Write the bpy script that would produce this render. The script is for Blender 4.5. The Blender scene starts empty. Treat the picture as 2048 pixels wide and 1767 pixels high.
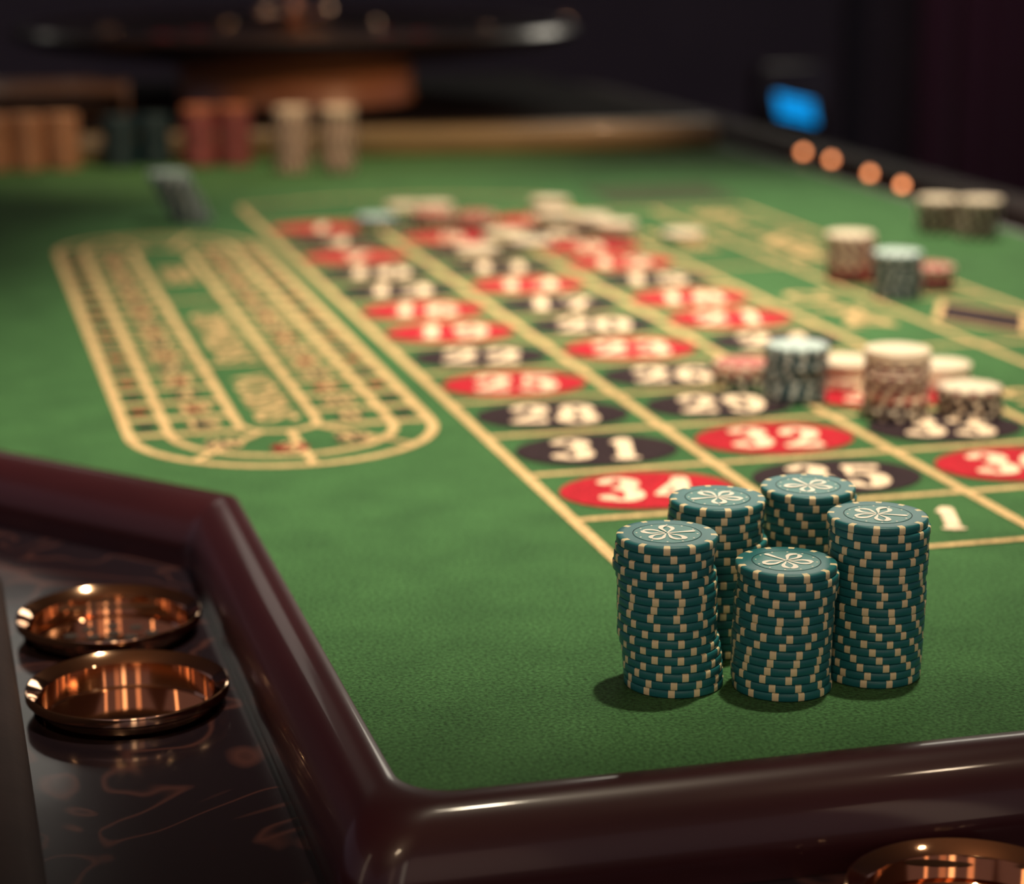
import bpy, bmesh, math, random
from math import pi, sin, cos, radians
from mathutils import Vector, Matrix
random.seed(11)
scene = bpy.context.scene
C = scene.collection

# ------------------------------------------------------------------ camera
# Frame of the scene: the felt is z = 0, x runs across the betting layout, y runs away along it.
F_PX = 4300.0
PITCH, YAW = 0.24265, 0.25976
cd = bpy.data.cameras.new('camera'); cam = bpy.data.objects.new('camera', cd); C.objects.link(cam)
cam.location = (0, 0, 0.2946); cam.rotation_euler = (pi/2 - PITCH, 0, -YAW)
cd.sensor_fit = 'HORIZONTAL'; cd.sensor_width = 36.0; cd.lens = F_PX/2048*36.0
cd.clip_start = 0.02; cd.clip_end = 60
cd.dof.use_dof = True; cd.dof.focus_distance = 0.825; cd.dof.aperture_fstop = 6.0
scene.camera = cam

# ------------------------------------------------------------------ world, exposure
w = bpy.data.worlds.new('world'); scene.world = w; w.use_nodes = True
bg = w.node_tree.nodes['Background']
bg.inputs[0].default_value = (0.95, 0.78, 1.0, 1); bg.inputs[1].default_value = 0.16
vs = scene.view_settings
vs.view_transform = 'Standard'; vs.look = 'None'; vs.gamma = 1.0; vs.exposure = 0.0; vs.use_curve_mapping = False

# ------------------------------------------------------------------ lamps of the room, plus added lights
def spot(name, loc, target, energy, col, size, blend, radius):
    l = bpy.data.lights.new(name, 'SPOT'); l.energy = energy; l.color = col
    l.spot_size = radians(size); l.spot_blend = blend; l.shadow_soft_size = radius
    o = bpy.data.objects.new(name, l); C.objects.link(o); o.location = loc
    o.rotation_euler = (Vector(target)-Vector(loc)).to_track_quat('-Z', 'Y').to_euler()
    return o
def point(name, loc, energy, col, radius):
    l = bpy.data.lights.new(name, 'POINT'); l.energy = energy; l.color = col; l.shadow_soft_size = radius
    o = bpy.data.objects.new(name, l); C.objects.link(o); o.location = loc
    return o
def area(name, loc, target, energy, col, sx, sy):
    l = bpy.data.lights.new(name, 'AREA'); l.energy = energy; l.color = col; l.shape = 'RECTANGLE'; l.size = sx; l.size_y = sy
    o = bpy.data.objects.new(name, l); C.objects.link(o); o.location = loc
    o.rotation_euler = (Vector(target)-Vector(loc)).to_track_quat('-Z', 'Y').to_euler()
    return o
spot('table_spotlight', (0.55, 0.92, 1.85), (0.34, 1.22, 0.0), 250, (1.0, 0.85, 0.62), 40, 1.0, 0.035)
spot('far_table_spotlight', (0.80, 2.05, 1.80), (0.68, 1.85, 0.0), 240, (1.0, 0.85, 0.62), 42, 1.0, 0.035)
spot('pedestal_fill', (1.55, 1.25, 0.42), (0.52, 2.95, 0.05), 60, (1.0, 0.58, 0.30), 17, 0.8, 0.03)  # low unseen light added to warm the pedestal under the bowl
spot('dealer_spotlight', (0.55, 2.0, 1.6), (0.38, 2.58, 0.0), 125, (1.0, 0.68, 0.42), 30, 1.0, 0.03)
point('warm_ceiling_bulb', (-0.42, -0.55, 1.35), 7.5, (1.0, 0.72, 0.45), 0.022)
point('warm_ceiling_bulb', (-0.32, -0.50, 1.35), 7.5, (1.0, 0.72, 0.45), 0.022)
point('warm_ceiling_bulb', (0.95, 0.15, 1.3), 4, (1.0, 0.76, 0.52), 0.03)
# unseen lights added: sheen panels beyond the table, brass-streak lights around the camera side
area('sheen_panel', (2.25, 4.8, 1.48), (0.4, 1.0, 0.0), 15, (1.0, 0.92, 0.76), 1.6, 0.7)  # added for the sheen on the chip tops
area('sheen_panel', (-0.30, 4.8, 1.42), (0.1, 1.0, 0.0), 1.3, (1.0, 0.93, 0.80), 1.0, 0.45)  # added for the pale reflected band on the left rail
area('streak_light', (-0.95, -2.2, 0.9), (0.1, 0.9, 0.0), 1.6, (1.0, 0.66, 0.44), 0.34, 1.5)  # this and the next four: added for warm streaks in the brass dishes
area('streak_light', (0.10, -2.4, 0.9), (0.1, 0.9, 0.0), 4.0, (1.0, 0.82, 0.60), 0.30, 1.5)
area('streak_light', (0.62, -2.4, 0.9), (0.1, 0.9, 0.0), 1.0, (1.0, 0.60, 0.38), 0.40, 1.5)
area('streak_light', (1.5, -2.0, 0.9), (0.1, 0.9, 0.0), 1.4, (1.0, 0.70, 0.48), 0.16, 1.5)
area('streak_light', (-2.2, 0.2, 0.9), (0.1, 0.9, 0.0), 2.2, (1.0, 0.74, 0.50), 0.14, 1.5)

# ------------------------------------------------------------------ helpers
def obj(name, me, mat=None, parent=None, loc=None):
    if isinstance(me, bmesh.types.BMesh):
        m = bpy.data.meshes.new(name); me.to_mesh(m); me.free(); me = m
    if mat is not None:
        for x in (mat if isinstance(mat, (list, tuple)) else [mat]): me.materials.append(x)
    o = bpy.data.objects.new(name, me); C.objects.link(o)
    if parent is not None: o.parent = parent
    if loc is not None: o.location = loc
    return o
def empty(name, loc=(0, 0, 0), rz=0):
    o = bpy.data.objects.new(name, None); C.objects.link(o); o.location = loc; o.rotation_euler = (0, 0, rz)
    o.empty_display_size = 0.02
    return o
def tag(o, label, cat, group=None):
    o['label'] = label; o['category'] = cat
    if group: o['group'] = group
    return o
def struct(o, label=None):
    o['kind'] = 'structure'
    if label: o['label'] = label
    return o
def smooth(o, ang=40):
    me = o.data
    for p in me.polygons: p.use_smooth = True
    me.set_sharp_from_angle(angle=radians(ang))
    return o
def bm_box(bm, x0, x1, y0, y1, z0, z1, mi=0):
    vs_ = [bm.verts.new((x, y, z)) for x in (x0, x1) for y in (y0, y1) for z in (z0, z1)]
    for f in ((0,1,3,2),(4,6,7,5),(0,4,5,1),(2,3,7,6),(0,2,6,4),(1,5,7,3)):
        fc = bm.faces.new([vs_[i] for i in f]); fc.material_index = mi
    return vs_
def box(name, b, mat, parent=None, bevel=0.0, seg=3):
    bm = bmesh.new(); bm_box(bm, *b); bmesh.ops.recalc_face_normals(bm, faces=bm.faces)
    if bevel: bmesh.ops.bevel(bm, geom=bm.edges[:], offset=bevel, segments=seg, profile=0.5, affect='EDGES')
    return smooth(obj(name, bm, mat, parent))
def lathe(prof, n=64, mats=None, closed_top=True, closed_bot=True, cx=0, cy=0):
    """prof: list of (r, z) bottom->top; mats: material index per band."""
    bm = bmesh.new(); rings = []
    for r, z in prof:
        if r < 1e-7: rings.append([bm.verts.new((cx, cy, z))])
        else: rings.append([bm.verts.new((cx+r*cos(2*pi*i/n), cy+r*sin(2*pi*i/n), z)) for i in range(n)])
    for k in range(len(rings)-1):
        a, b = rings[k], rings[k+1]
        for i in range(n):
            j = (i+1) % n
            if len(a) == 1 and len(b) == 1: continue
            if len(a) == 1: f = bm.faces.new((a[0], b[j], b[i]))
            elif len(b) == 1: f = bm.faces.new((a[i], a[j], b[0]))
            else: f = bm.faces.new((a[i], a[j], b[j], b[i]))
            if mats: f.material_index = mats[k](i) if callable(mats[k]) else mats[k]
    if len(rings[0]) > 1 and closed_bot: bm.faces.new(list(reversed(rings[0])))
    if len(rings[-1]) > 1 and closed_top: bm.faces.new(rings[-1])
    bmesh.ops.recalc_face_normals(bm, faces=bm.faces)
    return bm
def polyface(bm, pts, z=0.0, mi=0):
    f = bm.faces.new([bm.verts.new((x, y, z)) for x, y in pts]); f.material_index = mi
    f.normal_update()
    if f.normal.z < 0: f.normal_flip()
    return f
def catmull(pts, n=8, closed=False):
    out = []; m = len(pts)
    rng = range(m if closed else m-1)
    for i in rng:
        g = lambda k: pts[k % m] if closed else pts[max(0, min(m-1, k))]
        p0, p1, p2, p3 = g(i-1), g(i), g(i+1), g(i+2)
        for s in range(n):
            t = s/n
            out.append(tuple(0.5*((2*b)+(-a+c)*t+(2*a-5*b+4*c-d)*t*t+(-a+3*b-3*c+d)*t**3) for a, b, c, d in zip(p0, p1, p2, p3)))
    if not closed: out.append(tuple(pts[-1]))
    return out
_layer = [0]
def stroke(bm, pts, z=0.0, mi=0, closed=False, caps=True, ncap=8):
    """pts: (x, y, halfwidth) -> flat ribbon with round ends, printed at height z."""
    _layer[0] = (_layer[0]+1) % 11; z = z+_layer[0]*1.6e-5      # overlapping ribbons never share a plane
    n = len(pts); L, R = [], []
    for i in range(n):
        if closed: a, b = pts[i-1], pts[(i+1) % n]
        else: a, b = pts[max(0, i-1)], pts[min(n-1, i+1)]
        dx, dy = b[0]-a[0], b[1]-a[1]; d = math.hypot(dx, dy) or 1
        nx, ny = -dy/d, dx/d; x, y, h = pts[i]
        if closed or 0 < i < n-1:
            p = pts[i-1]; d1 = math.hypot(x-p[0], y-p[1]) or 1
            c_ = max(0.5, abs(((x-p[0])*dx+(y-p[1])*dy)/(d1*d))); h = h/c_
        L.append(bm.verts.new((x+nx*h, y+ny*h, z))); R.append(bm.verts.new((x-nx*h, y-ny*h, z)))
    for i in range(n if closed else n-1):
        j = (i+1) % n
        f = bm.faces.new((R[i], R[j], L[j], L[i])); f.material_index = mi
    if caps and not closed:
        for k in (0, -1):
            x, y, h = pts[k]
            if h > 0.0004: polyface(bm, [(x+h*cos(2*pi*t/(2*ncap)), y+h*sin(2*pi*t/(2*ncap))) for t in range(2*ncap)], z+(0.7e-5 if k else 0.4e-5), mi)
def line(bm, a, b, w, z=0.0, mi=0):
    stroke(bm, [(a[0], a[1], w/2), (b[0], b[1], w/2)], z, mi, caps=False)
def arc_pts(cx, cy, r, a0, a1, n):
    return [(cx+r*cos(radians(a0+(a1-a0)*i/n)), cy+r*sin(radians(a0+(a1-a0)*i/n))) for i in range(n+1)]

# ------------------------------------------------------------------ materials
def principled(name, col, rough=0.5, metal=0.0, spec=0.5, coat=0.0, coat_rough=0.05, sheen=0.0):
    m = bpy.data.materials.new(name); m.use_nodes = True
    b = m.node_tree.nodes['Principled BSDF']
    b.inputs['Base Color'].default_value = (*col, 1); b.inputs['Roughness'].default_value = rough
    b.inputs['Metallic'].default_value = metal; b.inputs['Specular IOR Level'].default_value = spec
    b.inputs['Coat Weight'].default_value = coat; b.inputs['Coat Roughness'].default_value = coat_rough
    b.inputs['Sheen Weight'].default_value = sheen
    return m
def nd(m, t, **kw):
    n = m.node_tree.nodes.new(t)
    for k, v in kw.items():
        if k in n.inputs: n.inputs[k].default_value = v
        else: setattr(n, k, v)
    return n
def lk(m, a, b): m.node_tree.links.new(a, b)
def mottle(m, c1, c2, scale, detail=4, bump=None, bump_scale=None, bump_dist=0.0003, rough=None, distort=0.0, stretch=None):
    b = m.node_tree.nodes['Principled BSDF']
    tc = nd(m, 'ShaderNodeTexCoord'); src = tc.outputs['Object']
    if stretch:
        mp = nd(m, 'ShaderNodeMapping', Scale=stretch); lk(m, src, mp.inputs[0]); src = mp.outputs[0]
    n = nd(m, 'ShaderNodeTexNoise', Scale=scale, Detail=detail, Distortion=distort); lk(m, src, n.inputs['Vector'])
    r = nd(m, 'ShaderNodeValToRGB'); lk(m, n.outputs[0], r.inputs[0])
    r.color_ramp.elements[0].position = 0.3; r.color_ramp.elements[1].position = 0.7
    r.color_ramp.elements[0].color = (*c1, 1); r.color_ramp.elements[1].color = (*c2, 1)
    lk(m, r.outputs[0], b.inputs['Base Color'])
    if bump:
        n2 = nd(m, 'ShaderNodeTexNoise', Scale=bump_scale, Detail=3.0, Roughness=0.65); lk(m, src, n2.inputs['Vector'])
        bp_ = nd(m, 'ShaderNodeBump', Strength=bump, Distance=bump_dist); lk(m, n2.outputs[0], bp_.inputs['Height'])
        lk(m, bp_.outputs[0], b.inputs['Normal'])
    if rough:
        mr = nd(m, 'ShaderNodeMapRange'); lk(m, n.outputs[0], mr.inputs[0])
        mr.inputs[3].default_value = rough[0]; mr.inputs[4].default_value = rough[1]
        lk(m, mr.outputs[0], b.inputs['Roughness'])
    return m
def fabric(name, c1, c2, rough=0.85, bump=0.9):
    m = principled(name, c1, rough, spec=0.25)
    mottle(m, c1, c2, 26, 5, bump=bump, bump_scale=620, bump_dist=0.0022)
    b = m.node_tree.nodes['Principled BSDF']; src = b.inputs['Base Color'].links[0].from_socket
    tc = nd(m, 'ShaderNodeTexCoord'); n = nd(m, 'ShaderNodeTexNoise', Scale=640.0, Detail=2.5); lk(m, tc.outputs['Object'], n.inputs['Vector'])
    mr = nd(m, 'ShaderNodeMapRange'); lk(m, n.outputs[0], mr.inputs[0]); mr.inputs[1].default_value = 0.3; mr.inputs[2].default_value = 0.7; mr.inputs[3].default_value = 0.50; mr.inputs[4].default_value = 1.50
    mx = nd(m, 'ShaderNodeVectorMath', operation='SCALE'); lk(m, src, mx.inputs[0]); lk(m, mr.outputs[0], mx.inputs['Scale'])
    lk(m, mx.outputs[0], b.inputs['Base Color'])
    return m
M = {}
M['felt'] = fabric('green_felt', (0.046, 0.138, 0.048), (0.064, 0.186, 0.064))
M['gold'] = fabric('gold_print', (0.64, 0.44, 0.22), (0.74, 0.52, 0.27), bump=0.5)
M['cream'] = fabric('cream_print', (0.90, 0.70, 0.52), (0.97, 0.77, 0.58), bump=0.4)
M['red'] = fabric('red_print', (0.40, 0.010, 0.024), (0.47, 0.014, 0.030), bump=0.4)
M['black'] = fabric('black_print', (0.022, 0.012, 0.018), (0.030, 0.016, 0.022), bump=0.4)
M['dull_red'] = fabric('dull_red_print', (0.20, 0.016, 0.016), (0.26, 0.02, 0.02), bump=0.4)
M['olive'] = fabric('olive_print', (0.045, 0.065, 0.032), (0.055, 0.075, 0.038), bump=0.4)
M['lacquer'] = mottle(principled('mahogany_lacquer', (0.09, 0.02, 0.016), 0.35, spec=0.3, coat=0.38, coat_rough=0.07),
                      (0.030, 0.0075, 0.011), (0.042, 0.010, 0.014), 8, 6, stretch=(1, 1, 6))
def burl():
    m = principled('burl_veneer', (0.05, 0.02, 0.02), 0.20, spec=0.4, coat=0.35, coat_rough=0.05)
    b = m.node_tree.nodes['Principled BSDF']
    tc = nd(m, 'ShaderNodeTexCoord')
    n = nd(m, 'ShaderNodeTexNoise', Scale=13.0, Detail=1.5, Distortion=1.2); lk(m, tc.outputs['Object'], n.inputs['Vector'])
    wv = nd(m, 'ShaderNodeMath', operation='MULTIPLY'); wv.inputs[1].default_value = 12.0; lk(m, n.outputs[0], wv.inputs[0])
    fr = nd(m, 'ShaderNodeMath', operation='PINGPONG'); fr.inputs[1].default_value = 1.0; lk(m, wv.outputs[0], fr.inputs[0])
    r = nd(m, 'ShaderNodeValToRGB'); lk(m, fr.outputs[0], r.inputs[0])
    r.color_ramp.elements[0].color = (0.011, 0.007, 0.010, 1); r.color_ramp.elements[1].color = (0.055, 0.022, 0.020, 1)
    r.color_ramp.elements[0].position = 0.72; r.color_ramp.elements[1].position = 1.0
    lk(m, r.outputs[0], b.inputs['Base Color']); return m
M['burl'] = burl()
M['leather'] = mottle(principled('brown_leather', (0.05, 0.03, 0.03), 0.75, spec=0.2), (0.022, 0.014, 0.015), (0.032, 0.020, 0.021), 30, 4, bump=0.4, bump_scale=300, bump_dist=0.0006)
M['brass'] = mottle(principled('polished_brass', (0.78, 0.42, 0.22), 0.12, metal=1.0), (0.74, 0.45, 0.28), (0.80, 0.50, 0.32), 15, 2, rough=(0.05, 0.09))
M['dark_hole'] = principled('hole_black', (0.012, 0.008, 0.008), 0.7)
M['teal'] = mottle(principled('teal_clay', (0.008, 0.11, 0.12), 0.38, spec=0.5), (0.013, 0.145, 0.165), (0.018, 0.170, 0.188), 90, 3, bump=0.12, bump_scale=900, bump_dist=0.0002)
M['teal_inlay'] = principled('teal_inlay_foil', (0.022, 0.200, 0.195), 0.36, spec=0.5)
M['ivory'] = principled('ivory_clay', (0.84, 0.72, 0.44), 0.45)
M['emblem'] = principled('white_emblem_ink', (0.98, 0.93, 0.82), 0.4)
M['groove'] = principled('dark_groove', (0.004, 0.05, 0.055), 0.5)
M['chip_black'] = principled('black_clay', (0.020, 0.012, 0.018), 0.4)
M['chip_white'] = principled('cream_clay', (0.78, 0.66, 0.50), 0.45)
M['chip_pink'] = principled('rose_clay', (0.46, 0.10, 0.08), 0.45)
M['chip_maroon'] = principled('maroon_clay', (0.20, 0.06, 0.07), 0.45)
M['chip_slate'] = principled('slate_clay', (0.012, 0.052, 0.066), 0.4)
M['chip_pale'] = principled('pale_grey_clay', (0.42, 0.46, 0.44), 0.45)
M['chip_orange'] = principled('orange_clay', (0.42, 0.12, 0.05), 0.45)
M['chip_tan'] = principled('tan_clay', (0.46, 0.27, 0.15), 0.45)
M['wood'] = mottle(principled('walnut_wood', (0.10, 0.05, 0.03), 0.3, coat=0.5), (0.085, 0.042, 0.022), (0.14, 0.070, 0.034), 14, 6, stretch=(1, 1, 8))
M['ochre_wood'] = mottle(principled('ochre_wood', (0.16, 0.09, 0.045), 0.35, coat=0.3), (0.13, 0.095, 0.042), (0.175, 0.125, 0.055), 14, 6, stretch=(1, 1, 8))
M['orange_wood'] = mottle(principled('orange_wood', (0.3, 0.12, 0.05), 0.35, coat=0.3), (0.26, 0.11, 0.045), (0.36, 0.15, 0.065), 14, 6, stretch=(1, 1, 8))
M['dark_wood'] = principled('black_walnut', (0.012, 0.008, 0.010), 0.3, coat=0.5)
M['ball_white'] = principled('ivory_ball', (0.8, 0.75, 0.65), 0.2)
def emit(name, col, s):
    m = bpy.data.materials.new(name); m.use_nodes = True
    b = m.node_tree.nodes['Principled BSDF']; b.inputs['Base Color'].default_value = (0.02, 0.02, 0.02, 1)
    b.inputs['Emission Color'].default_value = (*col, 1); b.inputs['Emission Strength'].default_value = s
    return m
HERO = {
  'L': [(0.26129, 0.75129, 11.1), (0.26096, 0.75171, 20.3), (0.26053, 0.75175, 1.5), (0.2601, 0.75211, 19.2), (0.26146, 0.75231, 3.8), (0.26191, 0.75203, 23.2), (0.26212, 0.75217, 27.9), (0.26229, 0.75301, 26.5), (0.26228, 0.75272, 22.1), (0.26263, 0.75288, 29.1), (0.26276, 0.75366, 15.4), (0.26265, 0.75342, 27.8), (0.26379, 0.75389, 10.2), (0.26453, 0.75378, 22.5), (0.26512, 0.75408, 6.5), (0.26538, 0.75387, 25.9), (0.26584, 0.75443, 12.1), (0.2662, 0.75479, 8.7)],
  'F': [(0.30508, 0.73752, 1.7), (0.30618, 0.73791, 2.1), (0.30618, 0.73807, 12.8), (0.30556, 0.73779, 26.6), (0.30514, 0.73856, 23.6), (0.30514, 0.73864, 4.0), (0.30513, 0.73863, 2.4), (0.30492, 0.73862, 15.9), (0.30503, 0.73951, 8.9), (0.30498, 0.73941, 28.5), (0.30518, 0.73982, 25.4), (0.30529, 0.74016, 22.5), (0.30516, 0.74024, 17.4), (0.30548, 0.74062, 28.5), (0.30596, 0.74042, 0.9)],
  'R': [(0.3444, 0.74174, 4.6), (0.34552, 0.74161, 0.1), (0.34549, 0.74216, 10.4), (0.34535, 0.74228, 24.2), (0.34542, 0.74181, 18.1), (0.34539, 0.742, 4.4), (0.34535, 0.74222, 4.4), (0.34507, 0.74298, 11.1), (0.34538, 0.74271, 15.5), (0.34575, 0.74302, 9.7), (0.34572, 0.74292, 23.4), (0.34568, 0.74324, 25.0), (0.34564, 0.7433, 3.7), (0.3456, 0.74343, 11.1), (0.34556, 0.74378, 25.0), (0.34568, 0.74394, 4.9), (0.34574, 0.74435, 13.4), (0.3457, 0.74433, 21.9), (0.34566, 0.74469, 1.5), (0.34562, 0.74479, 27.5)],
  'BL': [(0.29582, 0.78939, 22.6), (0.29543, 0.7893, 19.0), (0.29513, 0.78906, 13.1), (0.29483, 0.78979, 20.0), (0.29542, 0.79004, 24.1), (0.29724, 0.79016, 4.8), (0.29614, 0.79006, 22.4), (0.2962, 0.78994, 0.9), (0.29634, 0.79039, 4.4), (0.29648, 0.79015, 18.0), (0.29663, 0.79106, 5.1), (0.29677, 0.79107, 12.1), (0.29691, 0.79072, 21.7), (0.29705, 0.79138, 18.2), (0.2972, 0.79097, 5.6), (0.29734, 0.79114, 27.8), (0.29748, 0.79153, 1.0), (0.29762, 0.79222, 5.8), (0.29777, 0.7924, 24.6)],
  'BR': [(0.33777, 0.79585, 13.0), (0.33841, 0.79582, 15.7), (0.33759, 0.7964, 29.4), (0.33795, 0.7961, 4.4), (0.33822, 0.79639, 12.6), (0.33821, 0.79672, 22.3), (0.3383, 0.79704, 2.7), (0.33839, 0.79674, 11.7), (0.33857, 0.79711, 3.0), (0.33874, 0.79774, 5.7), (0.33892, 0.79755, 18.3), (0.3391, 0.79785, 22.6), (0.33928, 0.79794, 24.8), (0.33946, 0.79841, 25.6), (0.33964, 0.79816, 22.2), (0.33982, 0.79816, 28.6), (0.33999, 0.79891, 16.0), (0.34017, 0.79872, 22.6), (0.34035, 0.79877, 7.3)],
}

# ================================================================== THE ROOM
M['carpet'] = mottle(principled('dark_carpet', (0.03, 0.015, 0.02), 0.95), (0.030, 0.012, 0.018), (0.050, 0.020, 0.028), 6, 4)
M['wall'] = mottle(principled('dark_wall_paint', (0.03, 0.03, 0.04), 0.8), (0.12, 0.115, 0.15), (0.15, 0.14, 0.18), 3, 4)
M['ceiling'] = principled('ceiling_paint', (0.30, 0.20, 0.15), 0.9)
FLOOR = -0.80
struct(box('floor', (-4.0, 8.0, -3.0, 7.1, FLOOR-0.05, FLOOR), M['carpet']))
struct(box('wall_back', (-4.0, 8.0, 7.0, 7.1, FLOOR, 2.2), M['wall']))
struct(box('ceiling', (-4.0, 8.0, -3.0, 7.1, 2.2, 2.25), M['ceiling']))
struct(box('trim_1', (3.05, 3.11, 6.96, 7.0, FLOOR, 2.2), principled('trim_paint', (0.05, 0.055, 0.07), 0.6)))

# maroon curtain at the right of the back wall
def curtain():
    bm = bmesh.new(); n = 120; prev = None
    for i in range(n+1):
        x = 3.28 + 1.6*i/n; y = 6.86 + 0.045*sin(i*0.75)+0.012*sin(i*1.9)
        cur = (bm.verts.new((x, y, FLOOR+0.01)), bm.verts.new((x, y, 2.15)))
        if prev: bm.faces.new((prev[0], cur[0], cur[1], prev[1]))
        prev = cur
    o = obj('curtain', bm, principled('maroon_velvet', (0.30, 0.13, 0.22), 0.9, sheen=0.3))
    s = o.modifiers.new('thick', 'SOLIDIFY'); s.thickness = 0.006
    smooth(o, 80)
    tag(o, 'dark maroon curtain hanging against the back wall at far right', 'curtain')
curtain()

# ================================================================== ROULETTE TABLE
table = empty('roulette_table', (0.4, 1.6, FLOOR))
tag(table, 'green felt roulette table with mahogany rail and printed betting layout', 'gaming table')
TL = Vector((0.4, 1.6, FLOOR))
def tpart(o):
    """geometry is written in scene coordinates: re-base it on the table's foot"""
    o.parent = table; o.location = -TL; return o
OUT = [((0.1405, 0.671), 0.020), ((0.975, 0.671), 0.012), ((0.975, 3.55), 0.03), ((-0.25, 3.55), 0.03), ((-0.25, 1.513), 0.0), ((0.1370, 1.073), 0.018)]
def build_path():
    P_ = []
    n = len(OUT)
    for i in range(n):
        p = Vector(OUT[i][0]); a = Vector(OUT[i-1][0]); b = Vector(OUT[(i+1) % n][0]); r = OUT[i][1]
        d1 = (p-a).normalized(); d2 = (b-p).normalized()
        n1 = Vector((d1.y, -d1.x)); n2 = Vector((d2.y, -d2.x))
        nn = (n1+n2).normalized(); k_ = 1.0/nn.dot(n1)      # mitre vector, the same for the whole rounded corner
        if r > 0:
            turn = d1.angle(d2); sg = 1.0 if d1.cross(d2) > 0 else -1.0
            t = r*math.tan(turn/2); c = p-d1*t-n1*r*sg
            for k in range(13):
                a_ = turn*sg*k/12; v = Vector((n1.x*cos(a_)-n1.y*sin(a_), n1.x*sin(a_)+n1.y*cos(a_)))
                P_.append((c+v*r*sg, nn, k_))
        else:
            P_.append((p, nn, k_))
    return P_
PATH = build_path()
def sweep(prof, closed_prof=False):
    bm = bmesh.new(); rows = []
    for p, nn, k in PATH:
        rows.append([bm.verts.new((p.x+nn.x*w_*k, p.y+nn.y*w_*k, z)) for w_, z in prof])
    m = len(prof)
    for i in range(len(rows)):
        a, b = rows[i-1], rows[i]
        for j in range(m if closed_prof else m-1):
            bm.faces.new((a[j], b[j], b[(j+1) % m], a[(j+1) % m]))
    bmesh.ops.recalc_face_normals(bm, faces=bm.faces)
    return bm
SH = -0.034
# felt bed: a slab inside the rail
bm = bmesh.new()
top = [bm.verts.new((p.x+nn.x*0.001*k, p.y+nn.y*0.001*k, 0)) for p, nn, k in PATH]
bot = [bm.verts.new((v.co.x, v.co.y, -0.03)) for v in top]
bm.faces.new(top); bm.faces.new(list(reversed(bot)))
for i in range(len(top)): bm.faces.new((top[i-1], bot[i-1], bot[i], top[i]))
bmesh.ops.recalc_face_normals(bm, faces=bm.faces)
felt = tpart(obj('playing_felt', bm, M['felt'])); felt['label'] = 'green felt playing surface'
# rail: bullnose of lacquered mahogany
rp = [(-0.0005, -0.004), (-0.0005, 0.0004), (0.0004, 0.0010)]
rp += [(0.0050, 0.0012), (0.0075, 0.0009), (0.0102, 0.0001), (0.0130, -0.0014), (0.0158, -0.0036), (0.0185, -0.0065), (0.0210, -0.0102), (0.0232, -0.0145), (0.0248, -0.0190), (0.0258, -0.0225), (0.0260, -0.0260)]
rp += [(0.0256, -0.0295), (0.0258, SH), (0.006, SH-0.004), (-0.0005, SH+0.02)]
rail = tpart(smooth(obj('table_rail', sweep(rp, True), M['lacquer']), 35)); rail['label'] = 'glossy dark mahogany bullnose rail'
DX3, DY3 = 0.3190, 0.6000
DISHES = [(0.0635, 0.8737), (0.0636, 0.9720), (DX3, DY3)]
def cut_shelf():
    sh = obj('shelf_tmp', sweep([(0.012, SH), (0.125, SH), (0.125, SH-0.022), (0.012, SH-0.022)], True))
    cb = bmesh.new()
    for dx, dy in DISHES:
        b2 = lathe([(0.0395, SH-0.0115), (0.0395, SH+0.02)], 64, cx=dx, cy=dy)
        m2 = bpy.data.meshes.new('t'); b2.to_mesh(m2); b2.free(); cb.from_mesh(m2); bpy.data.meshes.remove(m2)
    cu = obj('cut_tmp', cb); md = sh.modifiers.new('b', 'BOOLEAN'); md.object = cu; md.operation = 'DIFFERENCE'; md.solver = 'EXACT'
    bpy.context.view_layer.update()
    me = bpy.data.meshes.new_from_object(sh.evaluated_get(bpy.context.evaluated_depsgraph_get()))
    bpy.data.objects.remove(sh); bpy.data.objects.remove(cu)
    me.materials.clear(); return me
shelf_bm = cut_shelf()
shelf = tpart(smooth(obj('drink_shelf', shelf_bm, M['burl'])))
shelf['label'] = 'glossy dark burl wood shelf'
ap = [(0.1205, SH-0.002), (0.1205, -0.021), (0.123, -0.015), (0.128, -0.011), (0.140, -0.009), (0.160, -0.008), (0.180, -0.012), (0.192, -0.025), (0.196, -0.045), (0.192, -0.065), (0.160, -0.080), (0.1205, -0.075)]
arm = tpart(smooth(obj('armrest', sweep(ap, True), M['leather']), 60)); arm['label'] = 'padded brown armrest'
tpart(smooth(obj('apron', sweep([(0.095, SH-0.022), (0.165, SH-0.022), (0.150, -0.26), (0.095, -0.26)], True), M['dark_wood'])))
for x, y in ((0.10, 0.85), (0.85, 0.85), (-0.05, 3.35), (0.85, 3.35)):
    lb = lathe([(0.05, FLOOR), (0.055, FLOOR+0.02), (0.035, FLOOR+0.06), (0.045, -0.5), (0.06, -0.3), (0.06, -0.068), (0.0, -0.068)], 24, cx=x, cy=y)
    tpart(smooth(obj('leg', lb, M['dark_wood'])))
bm = bmesh.new(); bm_box(bm, 0.165, 0.94, 0.70, 3.5, -0.066, -0.031); bmesh.ops.recalc_face_normals(bm, faces=bm.faces)
tpart(obj('bed_board', bm, M['dark_wood']))

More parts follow.
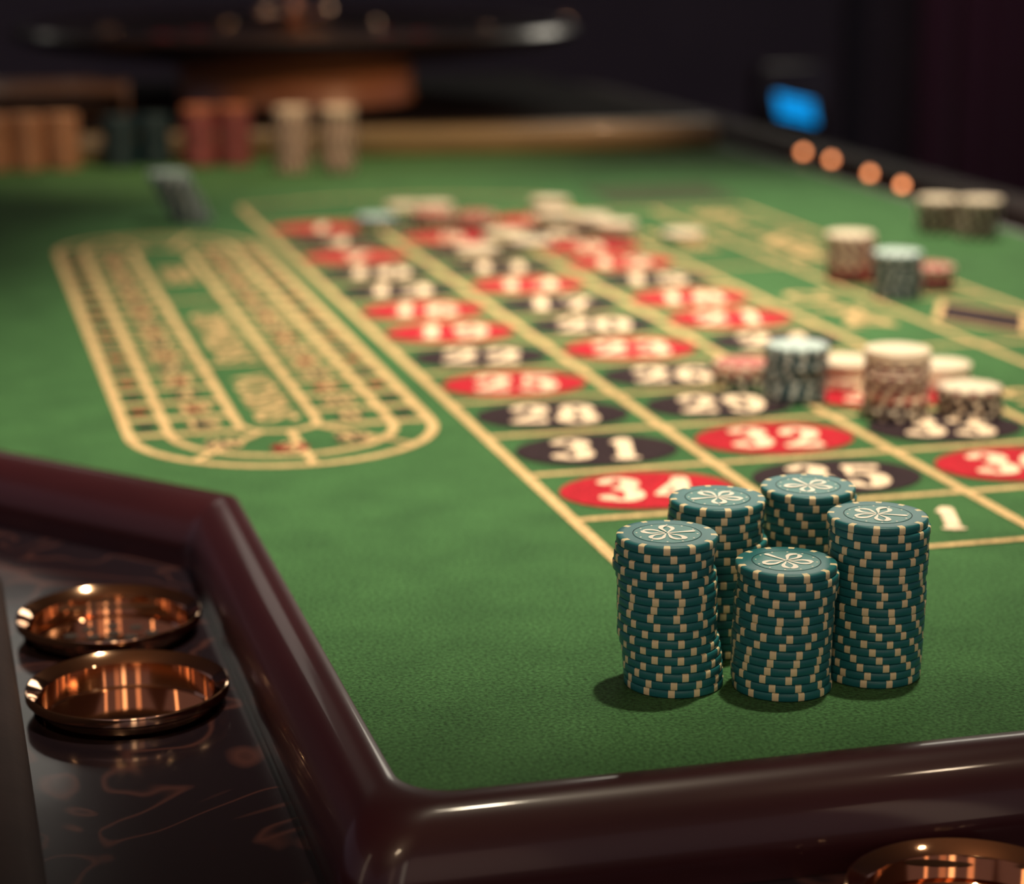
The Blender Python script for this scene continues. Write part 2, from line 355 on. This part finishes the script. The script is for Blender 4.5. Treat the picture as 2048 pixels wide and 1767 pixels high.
# ---- printing on the felt (children of the felt)
X0, Y0, CW, RD = 0.29326, 0.98474, 0.106622, 0.089388
Z1, Z2, Z3 = 0.0004, 0.0007, 0.0010
def print_obj(name, bm, mats, label=None):
    for f in bm.faces:
        f.normal_update()
        if f.normal.z < 0: f.normal_flip()
    o = obj(name, bm, mats); o.parent = felt
    if label: o['label'] = label
    return o
TK, TN = 0.0036, 0.0014
DIG = {
'0': [('c', [(.5,.98,TN),(.86,.8,.0042),(.92,.5,.0046),(.86,.2,.0042),(.5,.02,TN),(.14,.2,.0042),(.08,.5,.0046),(.14,.8,.0042)])],
'1': [('l', [(.28,.83,.0018),(.52,.95,.0030)]), ('l', [(.56,.95,.0040),(.56,.06,.0040)]), ('l', [(.26,.035,.0018),(.86,.035,.0018)])],
'2': [('s', [(.16,.74,.0040),(.26,.90,.0028),(.52,.97,.0018),(.82,.84,.0042),(.84,.62,.0042),(.58,.36,.0024),(.12,.10,.0020)]), ('l', [(.14,.07,.0036),(.90,.08,.0034)]), ('l', [(.90,.07,.0022),(.95,.22,.0014)])],
'3': [('s', [(.14,.82,.0036),(.30,.94,.0022),(.52,.97,.0018),(.80,.84,.0042),(.76,.64,.0038),(.40,.53,.0018)]), ('s', [(.40,.53,.0018),(.80,.44,.0038),(.88,.24,.0046),(.76,.08,.0036),(.46,.02,.0018),(.16,.13,.0042)])],
'4': [('l', [(.70,.97,.0020),(.06,.30,.0018)]), ('l', [(.06,.28,.0022),(.98,.28,.0022)]), ('l', [(.70,.95,.0040),(.70,.05,.0040)]), ('l', [(.45,.03,.0016),(.92,.03,.0016)])],
'5': [('l', [(.22,.92,.0036),(.88,.93,.0034)]), ('l', [(.20,.94,.0018),(.15,.54,.0016)]), ('s', [(.15,.54,.0016),(.48,.63,.0022),(.84,.50,.0042),(.88,.28,.0046),(.74,.08,.0034),(.44,.02,.0018),(.14,.14,.0042)])],
'6': [('s', [(.82,.84,.0036),(.66,.95,.0022),(.46,.96,.0018),(.20,.76,.0038),(.12,.42,.0046),(.22,.12,.0036),(.5,.02,.0018),(.82,.14,.0038),(.86,.36,.0042),(.56,.56,.0018),(.20,.42,.0020)])],
'7': [('l', [(.10,.92,.0036),(.94,.92,.0034)]), ('l', [(.10,.92,.0020),(.10,.76,.0016)]), ('s', [(.92,.90,.0018),(.62,.55,.0026),(.46,.26,.0040),(.44,.04,.0044)])],
'8': [('c', [(.5,.98,.0020),(.80,.87,.0036),(.76,.64,.0036),(.5,.54,.0022),(.24,.64,.0036),(.20,.87,.0036)]), ('c', [(.5,.54,.0022),(.84,.42,.0040),(.88,.16,.0040),(.5,.02,.0020),(.12,.16,.0040),(.16,.42,.0040)])],
}
DIG['9'] = [(k, [(1-x, 1-y, h) for x, y, h in p]) for k, p in DIG['6']]
def digit(bm, ch, cx, cy, w_=0.021, h_=0.048, z=0.0, mi=0, ang=0.0, wk=1.0):
    ca, sa = cos(ang), sin(ang)
    for kind, p in DIG[ch]:
        q = [((x-.5)*w_, (y-.5)*h_, t*wk) for x, y, t in p]
        q = [(cx+x*ca-y*sa, cy+x*sa+y*ca, t) for x, y, t in q]
        if kind == 's': q = catmull(q, 5)
        elif kind == 'c': q = catmull(q, 5, True)
        stroke(bm, q, z, mi, closed=(kind == 'c'))
def number(bm, s, cx, cy, z, mi, w_=0.021, h_=0.048, gap=0.0085, ang=0.0, wk=1.0):
    n = len(s); step = w_+gap
    for i, ch in enumerate(s):
        o = (i-(n-1)/2)*step
        digit(bm, ch, cx+o*cos(ang), cy+o*sin(ang), w_, h_, z, mi, ang, wk)
REDS = {1, 3, 5, 7, 9, 12, 14, 16, 18, 19, 21, 23, 25, 27, 30, 32, 34, 36}
for n in range(1, 37):
    c, r = (n-1) % 3, (n-1)//3
    cx, cy = X0+(c+.5)*CW, Y0+(11.5-r)*RD
    bm = bmesh.new()
    ring = [(cx+0.0465*cos(2*pi*k/72), cy+0.0355*sin(2*pi*k/72)) for k in range(72)]
    polyface(bm, ring, Z2, 0)
    number(bm, str(n), cx, cy, Z3, 1, 0.020, 0.044, 0.0090, wk=1.12, ang=-radians(14))
    col = 'red' if n in REDS else 'black'
    print_obj('number_spot', bm, [M[col], M['cream']], '%s oval printed with the number %d' % (col, n))
# the grid
bm = bmesh.new(); LW = 0.0062
yA, yB, yC = 0.8975, Y0, Y0+12*RD
for c in range(4):
    line(bm, (X0+c*CW, yA-LW/2), (X0+c*CW, yC+(0.127 if c in (0, 3) else 0)), LW, Z1)
line(bm, (X0, yA), (X0+3*CW, yA), LW*.8, Z1+.0001)
for r in range(13): line(bm, (X0, Y0+r*RD), (X0+3*CW, Y0+r*RD), LW*.9, Z1+.0001)
line(bm, (X0, yC+0.127), (X0+1.0*CW, yC+0.165), LW, Z1); line(bm, (X0+3*CW, yC+0.127), (X0+2.0*CW, yC+0.165), LW, Z1)
line(bm, (X0+CW, yC+0.165), (X0+2*CW, yC+0.165), LW, Z1)
XE, XF = 0.6935, 0.790
for x in (XE, XF): line(bm, (x, Y0), (x, yC), LW*.9, Z1)
for k in range(4): line(bm, (X0+3*CW, Y0+k*4*RD), (XE, Y0+k*4*RD), LW*.8, Z1+.0001)
for k in range(7): line(bm, (XE, Y0+k*2*RD), (XF, Y0+k*2*RD), LW*.8, Z1+.0001)
print_obj('grid_lines', bm, M['gold'], 'gold lines of the number grid and outside bets')
# zero
bm = bmesh.new(); number(bm, '0', X0+1.5*CW, yC+0.08, Z3, 0, 0.03, 0.055)
print_obj('zero_print', bm, M['cream'], 'cream numeral 0 in the zero box')
for c in range(3):
    bm = bmesh.new(); cx, cy = X0+(c+.5)*CW, (yA+yB)/2+0.002
    number(bm, '2', cx-0.019, cy+.006, Z2, 0, 0.016, 0.038, wk=.9, ang=-radians(19)); number(bm, '1', cx+0.021, cy-.004, Z2, 0, 0.015, 0.038, wk=.95, ang=-radians(19))
    for dy in (-0.008, 0.010): polyface(bm, arc_pts(cx+0.002, cy+dy, 0.0034, 0, 345, 20), Z2, 0)
    print_obj('column_bet_print', bm, M['cream'])
def text_mesh(s, size, mat, name, cx, cy, ang, z=Z2, stretch=1.0, label=None, bold=0.0):
    cu = bpy.data.curves.new(name, 'FONT'); cu.body = s; cu.size = size; cu.align_x = 'CENTER'; cu.align_y = 'CENTER'; cu.offset = bold
    t = bpy.data.objects.new('tmp_text', cu); C.objects.link(t)
    bpy.context.view_layer.update()
    me = bpy.data.meshes.new_from_object(t.evaluated_get(bpy.context.evaluated_depsgraph_get()))
    bpy.data.objects.remove(t); bpy.data.curves.remove(cu)
    me.name = name; me.materials.clear()
    me.transform(Matrix.Translation((cx, cy, z)) @ Matrix.Rotation(ang, 4, 'Z') @ Matrix.Diagonal((stretch, 1, 1, 1)))
    o = obj(name, me, mat); o.parent = felt
    if label: o['label'] = label
    return o
for k, s in enumerate(('3rd 12', '2nd 12', '1st 12')):
    text_mesh(s, 0.052, M['gold'], 'dozen_print', (X0+3*CW+XE)/2, Y0+(2+4*k)*RD-0.03, pi/2, bold=0.0012, label='gold lettering %s' % s)
for k, s in enumerate(('19-36', 'ODD', None, None, 'EVEN', '1-18')):
    cx, cy = (XE+XF)/2, Y0+(1+2*k)*RD
    if s: text_mesh(s, 0.058, M['gold'], 'outside_bet_print', cx, cy, pi/2, bold=0.0016, label='gold lettering %s' % s)
    else:
        bm = bmesh.new(); dx, dy = 0.036, 0.066
        polyface(bm, [(cx-dx, cy), (cx, cy-dy), (cx+dx, cy), (cx, cy+dy)], Z2, 0)
        stroke(bm, [(cx-dx, cy, .0026), (cx, cy-dy, .0026), (cx+dx, cy, .0026), (cx, cy+dy, .0026)], Z3, 1, closed=True)
        print_obj('diamond_print', bm, [M['black' if k == 2 else 'red'], M['gold']], ('black' if k == 2 else 'red')+' diamond with a gold outline')
# racetrack
bm = bmesh.new(); XC = 0.184; YN, YF = 1.216, 1.918
def capsule(r, w_, yn=YN, yf=YF, z=Z1):
    pts = arc_pts(XC, yf, r, 0, 180, 20)+arc_pts(XC, yn, r, 180, 360, 20)
    stroke(bm, [(x, y, w_/2) for x, y in pts], z, 0, closed=True)
capsule(0.0885, 0.0062); capsule(0.0655, 0.0056); capsule(0.0235, 0.0052, 1.232, 1.902)
NP = 17; pitch = (YF-YN)/NP
for k in range(NP+1):
    y = YN+k*pitch
    for s in (-1, 1): line(bm, (XC+s*0.0235, y), (XC+s*0.0885, y), 0.0068, Z1+.0001)
line(bm, (0.172, 1.212), (0.1240, 1.150), 0.0050, Z1+.0001); line(bm, (0.1875, 1.208), (0.1880, 1.130), 0.0050, Z1+.0001)
line(bm, (0.203, 1.220), (0.2500, 1.160), 0.0040, Z1+.0001)
for a in (65, 115): line(bm, (XC+.0235*cos(radians(a)), YF-.016+.0235*sin(radians(a))), (XC+.0885*cos(radians(a)), YF+.0885*sin(radians(a))), 0.0045, Z1+.0001)
for y in (YN+pitch*4.6, YN+pitch*10.6): line(bm, (XC-0.0235, y), (XC+0.0235, y), 0.004, Z1+.0001)
print_obj('racetrack_lines', bm, M['gold'], 'gold outline of the oval racetrack layout')
WHEEL = [0,32,15,19,4,21,2,25,17,34,6,27,13,36,11,30,8,23,10,5,24,16,33,1,20,14,31,9,22,18,29,7,28,12,35,3,26]
seq = WHEEL[2:]+WHEEL[:2]
def track_number(n, cx, cy, sq=None, rx=0.0085, ry=0.0090):
    bm = bmesh.new(); mi = 0
    polyface(bm, [(cx+rx*cos(2*pi*t/24), cy+ry*sin(2*pi*t/24)) for t in range(24)], Z2, mi)
    number(bm, str(n), cx, cy, Z3, 1, 0.0085, 0.019, 0.003, 0, 0.40)
    if sq: polyface(bm, [(sq-.0048, cy-.006), (sq+.0048, cy-.006), (sq+.0048, cy+.006), (sq-.0048, cy+.006)], Z2, mi)
    print_obj('racetrack_number', bm, [M['dull_red' if n in REDS else 'black'], M['gold']], 'small racetrack number %d' % n)
for k in range(NP):
    for s, idx in ((-1, k), (1, 36-k-1)):
        track_number(seq[idx % 37], XC+s*0.0445, YN+(k+.5)*pitch, XC+s*0.0770)
for n, cx, cy in ((3, 0.181, 1.168), (26, 0.146, 1.186), (35, 0.220, 1.182)): track_number(n, cx, cy, None, 0.011, 0.010)
for s, cy, st in (('VOISINS', 1.300, 1.0), ('ORPHELINS', 1.505, .95), ('TIERS', 1.78, 1.0)):
    text_mesh(s, 0.036, M['gold'], 'racetrack_word', XC, cy, -pi/2, bold=0.0005, stretch=st, label='gold lettering %s' % s)
bm = bmesh.new(); polyface(bm, [(0.672, 2.115), (0.815, 2.115), (0.815, 2.245), (0.672, 2.245)], Z1, 0)
print_obj('limits_panel', bm, M['olive'], 'dull olive printed panel at the far end')

# ---- raised wheel platform at the far end
def tbox(name, b, mat, bevel=0.0):
    o = box(name, b, mat, None, bevel); return tpart(o)
pf = tbox('wheel_platform', (-0.24, 0.965, 2.635, 3.54, 0.0005, 0.028), principled('dull_black_board', (0.010, 0.008, 0.010), 0.9, spec=0.1), 0.002); pf['label'] = 'dull black wheel platform'
pl = tbox('platform_ledge', (-0.20, 0.965, 2.600, 2.635, 0.0005, 0.034), M['ochre_wood'], 0.004)

# ================================================================== ROULETTE WHEEL
wh = empty('roulette_wheel', (0.50, 3.08, 0.0285))
tag(wh, 'dark wooden roulette wheel with brass turret on the far platform', 'roulette wheel')
smooth(obj('pedestal', lathe([(0.155, 0.0), (0.168, 0.004), (0.165, 0.03), (0.168, 0.060), (0.172, 0.064), (0.0, 0.064)], 64), M['orange_wood'], wh))
smooth(obj('bowl', lathe([(0.14, 0.062), (0.25, 0.066), (0.36, 0.082), (0.395, 0.094), (0.402, 0.104), (0.395, 0.110), (0.37, 0.1095), (0.355, 0.104), (0.33, 0.098), (0.24, 0.080), (0.0, 0.079)], 96), M['dark_wood'], wh))
smooth(obj('track_ring', lathe([(0.352, 0.1045), (0.358, 0.1075), (0.362, 0.1075), (0.366, 0.1085)], 96, closed_top=False, closed_bot=False), M['brass'], wh))
bm = lathe([(0.235, 0.081), (0.235, 0.088), (0.205, 0.086), (0.15, 0.090), (0.06, 0.103), (0.0, 0.106)], 74, mats=[lambda i: i//2 % 2, lambda i: i//2 % 2, 2, 2, 2])
rot = smooth(obj('rotor', bm, [M['red'], M['chip_black'], M['wood']], wh))
smooth(obj('turret', lathe([(r_, 0.102+(z_-0.102)*0.66) for r_, z_ in [(0.030, 0.102), (0.032, 0.108), (0.014, 0.114), (0.010, 0.128), (0.018, 0.134), (0.018, 0.140), (0.008, 0.146), (0.007, 0.158), (0.013, 0.164), (0.013, 0.172), (0.0, 0.180)]], 32), M['brass'], wh))
for k in range(4):
    a = k*pi/2+0.4
    bm = lathe([(0.0, 0.0), (0.004, 0.002), (0.003, 0.04), (0.006, 0.045), (0.009, 0.052), (0.006, 0.060), (0.0, 0.061)], 16)
    bmesh.ops.transform(bm, matrix=Matrix.Translation((0, 0, 0.125)) @ Matrix.Rotation(a, 4, 'Z') @ Matrix.Rotation(pi/2, 4, 'Y'), verts=bm.verts)
    smooth(obj('turret_arm', bm, M['brass'], wh))
for k in range(8):
    a = k*pi/4+0.2; ro = 0.300
    bm = bmesh.new(); bmesh.ops.create_icosphere(bm, subdivisions=2, radius=0.008)
    bmesh.ops.scale(bm, vec=(1.8 if k % 2 else 0.8, 0.7 if k % 2 else 1.5, 0.6), verts=bm.verts)
    bmesh.ops.transform(bm, matrix=Matrix.Translation((ro*cos(a), ro*sin(a), 0.095)) @ Matrix.Rotation(a, 4, 'Z'), verts=bm.verts)
    smooth(obj('deflector', bm, M['brass'], wh))

# ================================================================== BRASS CUPS ON THE SHELF
def dish(loc, label, holes, rz=0.0):
    root = empty('ashtray_dish', loc, rz); tag(root, label, 'ashtray', 'round brass dishes on the table shelf')
    R = 0.0445; root.scale = (0.961, 0.961, 1.0)
    prof = [(0.034, 0.0), (0.0375, 0.0006), (0.0388, 0.003), (0.0395, 0.0112), (0.0415, 0.0120), (R-0.0008, 0.0124), (R-0.0001, 0.0132), (R, 0.0160), (R-0.0003, 0.0168), (R-0.0010, 0.0170),
            (0.0388, 0.0136), (0.0382, 0.0128), (0.0380, 0.0026), (0.0374, 0.0018), (0.0360, 0.0017), (0.0, 0.0017)]
    smooth(obj('dish_body', lathe(prof, 128, closed_bot=True), M['brass'], root), 30)
    if holes:
        bm = lathe([(0.0345, 0.0018), (0.0345, 0.0028), (0.0, 0.0028)], 96)
        g = smooth(obj('grate', bm, M['brass'], root), 30)
        bm = bmesh.new()
        for rr, nn in ((0.0, 1), (0.0105, 6), (0.0215, 11)):
            for k in range(nn):
                a = 2*pi*k/nn; polyface(bm, [(rr*cos(a)+0.0034*cos(t*pi/10), rr*sin(a)+0.0034*sin(t*pi/10)) for t in range(20)], 0.0030, 0)  # flat dark discs painted in place of open holes
        o = obj('holes', bm, M['dark_hole'], g)
    return root
dish((0.0635, 0.8737, -0.0405), 'round brass ashtray dish nearest on left shelf, with plain polished bottom', False)
dish((0.0636, 0.9720, -0.0405), 'round brass ashtray dish on left shelf behind the plain one, with perforated bottom', True, 0.3)
dish((DX3, DY3, -0.0405), 'round brass ashtray dish on front shelf cut by the bottom edge of the photo', True, 0.1)
M['amber_glint_glow'] = emit('amber_glint_glow', (1.0, 0.34, 0.13), 5.2)  # glowing beads added in place of lamp reflections on brass dishes
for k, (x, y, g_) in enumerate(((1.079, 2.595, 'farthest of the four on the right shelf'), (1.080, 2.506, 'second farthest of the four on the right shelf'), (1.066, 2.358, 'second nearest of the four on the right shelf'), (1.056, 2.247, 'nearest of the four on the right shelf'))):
    root = empty('glint_stand_in', (x, y, SH)); root.scale = (1, 1, 0.75); tag(root, 'small amber stand-in for a brass glint, '+g_, 'stand-in glint', 'amber stand-in glints on the far right shelf')
    smooth(obj('stand_in_cup', lathe([(0.010, 0.0), (0.0125, 0.002), (0.0125, 0.030), (0.0118, 0.030), (0.0112, 0.020), (0.0, 0.020)], 32), M['brass'], root))
    smooth(obj('stand_in_fill', lathe([(0.0110, 0.0202), (0.0110, 0.0260), (0.0, 0.0250)], 32), M['chip_white'], root))
    smooth(obj('glint_bead', lathe([(0.0, 0.0275), (0.0036, 0.030), (0.0046, 0.033), (0.0030, 0.037), (0.0, 0.040)], 16), M['amber_glint_glow'], root))

# ================================================================== CHIPS
CR, CT = 0.0195, 0.0034
def chip_mesh(name, base, spot_, wide=2, n=96):
    per = n//12
    sp = lambda i: 1 if (i % per) < wide else 0
    sp1 = lambda i: 1 if (i % per) < wide else 0
    T = CT
    prof = [(0.0, 0.0001), (CR*.68, 0.0001), (CR*.86, 0.0), (CR-0.0007, 0.0), (CR-0.00025, 0.00015), (CR, 0.0005), (CR, T-0.0005-.00008), (CR-0.00025, T-0.00023), (CR-0.0007, T-0.00008), (CR*.86, T-0.00008), (CR*.685, T-0.00008), (CR*.68, T-.00022), (CR*.668, T-.00022), (CR*.663, T-0.0001), (0.0, T-0.0001)]
    mats = [0, 0, sp, sp, sp, sp, sp, sp, sp, 0, 2, 2, 2, 0]
    bm = lathe(prof, n, mats)
    me = bpy.data.meshes.new(name); bm.to_mesh(me); bm.free()
    for m in (base, spot_, M['groove'] if base is M['teal'] else base): me.materials.append(m)
    for p in me.polygons: p.use_smooth = True
    me.set_sharp_from_angle(angle=radians(50))
    return me
def emblem_mesh():
    bm = bmesh.new(); L = 0.0098; z = CT+0.00005
    def petal(a):
        def tr(pts): return [(x*L*cos(a)-y*L*sin(a), x*L*sin(a)+y*L*cos(a), h*L*1.35) for x, y, h in pts]
        stroke(bm, catmull(tr([(.08, .015, .012), (.30, .10, .035), (.60, .235, .060), (.86, .205, .085), (.97, .09, .070)]), 6), z)
        stroke(bm, catmull(tr([(.08, -.015, .012), (.30, -.10, .035), (.60, -.225, .055), (.85, -.175, .070), (1.0, -.02, .030)]), 6), z)
    for k in range(1, 5): petal(radians(72*k))
    stroke(bm, [(0.0, 0, .0004), (.5*L, 0, .0006), (1.06*L, 0, .0011)], z)
    for k in range(12):
        a = radians(30*k+12); r = CR*.60
        polyface(bm, [(r*cos(a)+.00042*cos(t*pi/6), r*sin(a)+.00042*sin(t*pi/6)) for t in range(12)], z)
    me = bpy.data.meshes.new('emblem'); bm.to_mesh(me); bm.free(); me.materials.append(M['emblem'])
    return me
def inlay_mesh():
    bm = lathe([(CR*.655, CT-0.0001), (CR*.655, CT-0.00002), (0, CT-0.00002)], 64)
    me = bpy.data.meshes.new('inlay'); bm.to_mesh(me); bm.free(); me.materials.append(M['teal_inlay']); return me
EMB, INL = emblem_mesh(), inlay_mesh()
KIND = {
 'teal': chip_mesh('poker_chip_teal', M['teal'], M['ivory']),
 'slate': chip_mesh('poker_chip_slate', M['chip_slate'], M['chip_pale'], 2, 72),
 'ink': chip_mesh('poker_chip_ink', principled('ink_blue_clay', (0.012, 0.030, 0.038), 0.4), M['chip_slate'], 2, 72),
 'pale': chip_mesh('poker_chip_pale', principled('pale_blue_clay', (0.50, 0.64, 0.64), 0.45), M['chip_slate'], 2, 72),
 'black': chip_mesh('poker_chip_black', M['chip_black'], M['chip_white'], 2, 72),
 'white': chip_mesh('poker_chip_white', M['chip_white'], M['chip_white'], 2, 72),
 'lilac': chip_mesh('poker_chip_lilac', M['chip_white'], M['chip_maroon'], 3, 72),
 'pink': chip_mesh('poker_chip_pink', M['chip_pink'], M['chip_white'], 3, 72),
 'maroon': chip_mesh('poker_chip_maroon', M['chip_maroon'], M['chip_pink'], 2, 72),
 'orange': chip_mesh('poker_chip_orange', M['chip_orange'], M['chip_tan'], 2, 72),
 'tan': chip_mesh('poker_chip_tan', M['chip_tan'], M['chip_orange'], 2, 72),
}
WORDS = {'teal': 'teal', 'slate': 'dark slate', 'pale': 'pale blue', 'ink': 'dark blue grey', 'black': 'black', 'white': 'cream white', 'lilac': 'cream and maroon', 'pink': 'rose', 'maroon': 'maroon', 'orange': 'orange brown', 'tan': 'tan'}
ORD = ['topmost', 'second from top', 'third from top', 'fourth from top', 'fifth from top', 'sixth from top', 'seventh from top', 'eighth from top', 'ninth from top', 'tenth from top',
       'eleventh from top', 'twelfth from top', 'thirteenth from top', 'fourteenth from top', 'fifteenth from top', 'sixteenth from top', 'seventeenth from top', 'eighteenth from top', 'nineteenth from top', 'twentieth from top', 'twenty-first from top', 'twenty-second from top']
def chip(kind, x, y, z, rz, label, group, sz=1.0):
    o = bpy.data.objects.new('poker_chip', KIND[kind]); C.objects.link(o)
    o.location = (x, y, z); o.rotation_euler = (0, 0, rz); o.scale = (1, 1, sz)
    tag(o, label, 'poker chip', group); return o
FZ = 0.0002
STK = {'L': ('front left stack of five', 0), 'F': ('short front middle stack of five', 114), 'R': ('front right stack of five', -28), 'BL': ('rear left stack of five', 182), 'BR': ('rear right stack of five', 100)}
HT = {'L': 0.0620, 'F': 0.0516, 'R': 0.0662, 'BL': 0.0638, 'BR': 0.0642}
for k, lst in HERO.items():
    n = len(lst); t = HT[k]/n; desc, ea = STK[k]
    for i, (x, y, rz) in enumerate(lst):
        o = chip('teal', x, y, FZ+(n-1-i)*t, radians(rz-3.75), 'teal poker chip, %s, in the %s' % (ORD[i] if i < n-1 else 'bottom', desc), 'teal chips in the %s' % desc, t/CT)
        if i == 0:
            p = obj('inlay', INL, None, o); p['label'] = 'smooth teal centre disc'
            e = obj('emblem', EMB, None, p); e.rotation_euler = (0, 0, radians(ea-rz+3.75)); e['label'] = 'white flower emblem'
# ---- the blurred stacks on and beyond the layout
def stack(kinds, x, y, where, lean=(0, 0), z0=None):
    """kinds: top -> bottom"""
    n = len(kinds)
    for i, k in enumerate(kinds):
        f = (n-1-i)/max(1, n-1)
        jx, jy = random.uniform(-.0007, .0007), random.uniform(-.0007, .0007)
        z = (FZ if z0 is None else z0)+(n-1-i)*(CT+0.00004)
        if n == 1: lab = 'single %s poker chip %s' % (WORDS[k], where)
        else: lab = '%s poker chip, %s, stack %s' % (WORDS[k], ORD[i] if i < n-1 else 'bottom', where)
        chip(k, x+jx+lean[0]*f, y+jy+lean[1]*f, z, random.uniform(0, .5), lab, 'blurred chips %s' % where)
ZP = 0.0012
def S(kinds, x, y, where, lean=(0, 0)): stack(kinds, x, y, where, lean, ZP)
S(['pale']+['slate']*9, 0.502, 1.209, 'beside number twenty-nine', (.001, 0))
S(['white']*2+['lilac']*5+['pink']*2+['black']*3, 0.5421, 1.1498, 'standing tallest on number thirty-three')
S(['white']*4+['pink'], 0.5490, 1.237, 'between slate and tallest cream stack')
S(['white']*3+['pink'], 0.6075, 1.226, 'behind tallest cream stack, right')
S(['lilac']+['black']*4, 0.5878, 1.1444, 'right of number thirty-three')
S(['pink']*2+['black']*2, 0.4885, 1.262, 'left behind the slate stack')
S(['white']*1+['lilac']*6+['pink']*1+['maroon']*3, 0.7146, 1.6122, 'on the red diamond')
S(['pale']+['slate']*9, 0.7195, 1.5332, 'in front of the red diamond')
S(['pink']*2+['maroon']*3, 0.7613, 1.5626, 'right of the distant slate stack')
S(['white']+['black']*9, 0.924, 1.805, 'near the right rail', (.004, 0))
S(['white']+['black']*8, 0.905, 1.845, 'near the right rail, just behind')
S(['pale']*2+['slate']*12, 0.2335, 2.085, 'leaning beyond the racetrack', (-.022, .004))
S(['pale']+['slate']*2, 0.3988, 2.006, 'beside number one')
S(['white'], 0.455, 2.135, 'lying at the zero line, left')
S(['white']*2, 0.478, 2.105, 'at the zero line')
S(['pink']*3+['black'], 0.4530, 2.000, 'on number two, left')
S(['pink']*3+['black'], 0.4880, 1.975, 'on number two, right')
S(['white']*3, 0.5919, 2.080, 'behind number three')
S(['white']*3, 0.570, 1.985, 'on number three, left')
S(['white']*4, 0.590, 1.935, 'on number six')
S(['white']*4, 0.600, 1.885, 'on number nine')
S(['white'], 0.458, 1.840, 'lying on number eight')
S(['white']*2, 0.497, 1.900, 'between numbers five and eight')
S(['white']*2, 0.508, 1.845, 'right of number eight')
S(['white']*2, 0.655, 1.855, 'in the first dozen box')
# dealer's tall stacks at the far side of the felt
S(['white']*2+['tan']*0+['lilac']*19, 0.3960, 2.480, 'tall, near wheel, left cream')
S(['white']*2+['lilac']*19, 0.4480, 2.470, 'tall, near wheel, right cream')
S(['orange']*2+['maroon']*18, 0.2981, 2.560, 'tall, near wheel, left red')
S(['orange']*2+['maroon']*18, 0.3390, 2.555, 'tall, near wheel, right red')
S(['ink']*17, 0.2060, 2.570, 'tall, near wheel, left dark')
S(['ink']*17, 0.2470, 2.575, 'tall, near wheel, right dark')
for i, x in enumerate((0.062, 0.101, 0.140)):
    S(['tan']*18, x, 2.575, 'tall at far left, %s tan' % ('left', 'middle', 'right')[i])

# small wooden chip rack behind the tan stacks
rk = empty('chip_rack', (0.13, 2.76, 0.0285)); tag(rk, 'orange brown wooden chip rack behind the tan chip stacks at far left', 'chip rack')
for nm, b in (('back_panel', (-0.20, 0.10, 0.070, 0.082, 0.0, 0.055)), ('shelf_ledge', (-0.20, 0.10, 0.010, 0.070, 0.040, 0.052)), ('side_panel', (-0.206, -0.200, 0.010, 0.082, 0.0, 0.055)), ('side_panel', (0.100, 0.106, 0.010, 0.082, 0.0, 0.055))):
    box(nm, b, M['wood'], rk, 0.001, 2)

# ================================================================== BACKGROUND
def bulb(x, y, z, r, col, s, label, mount):  # glowing bulbs added in place of highlights on the brass turret and rim
    root = empty('wheel_glint', (x, y, z)); tag(root, label, 'lamp', 'added bulbs standing in for glints on the wheel')
    bm = bmesh.new(); bmesh.ops.create_uvsphere(bm, u_segments=24, v_segments=16, radius=r)
    smooth(obj('glint_bulb', bm, emit('wheel_glint_glow', col, s), root))
    smooth(obj('socket', lathe([(r*.5, r*.8), (r*.6, r*1.6), (r*.4, r*2.4), (0, r*2.4)], 20), M['brass'], root))
    if mount:
        bm = bmesh.new(); bmesh.ops.create_cone(bm, cap_ends=True, segments=10, radius1=r*.25, radius2=r*.25, depth=2.19-z-r*2.4)
        bmesh.ops.translate(bm, vec=(0, 0, (2.19-z-r*2.4)/2+r*2.4), verts=bm.verts)
        obj('hanging_rod', bm, M['dark_wood'], root)
# blue lit readout of a machine
mc = empty('display_stand', (1.74, 4.25, FLOOR), 0.26); tag(mc, 'machine stand with small blue lit readout in the dark background', 'machine')
box('cabinet', (-0.16, 0.16, 0.0, 0.25, 0.0, 0.60), M['dark_wood'], mc, 0.01)
box('display_housing', (-0.08, 0.08, -0.01, 0.05, 0.60, 0.78), M['dark_wood'], mc, 0.008)
bm = bmesh.new()
for k in range(4):
    z = 0.668+k*0.0115; sh = -0.006*(k-1.5)
    bm_box(bm, -0.050+sh, 0.050+sh, -0.0115, -0.0100, z, z+0.0075)
bmesh.ops.rotate(bm, cent=(0, 0, 0.69), matrix=Matrix.Rotation(0.22, 3, 'Y'), verts=bm.verts)
sc = obj('blue_readout', bm, emit('blue_screen', (0.0, 0.23, 0.60), 2.0), mc); sc['label'] = 'glowing blue striped readout'

for x, y, z, r_, st, lab in ((0.892, 5.238, 0.028, 0.006, 1.6, 'faint warm bulb standing in for a turret glint, highest on the left'), (0.876, 5.252, -0.032, 0.007, 2.6, 'warm bulb standing in for a turret glint, lower left'), (1.49, 5.09, 0.028, 0.008, 1.2, 'faint orange bulb standing in for a wheel rim glint, right')):
    bulb(x, y, z, r_, (1.0, 0.50, 0.28), st, lab, True)
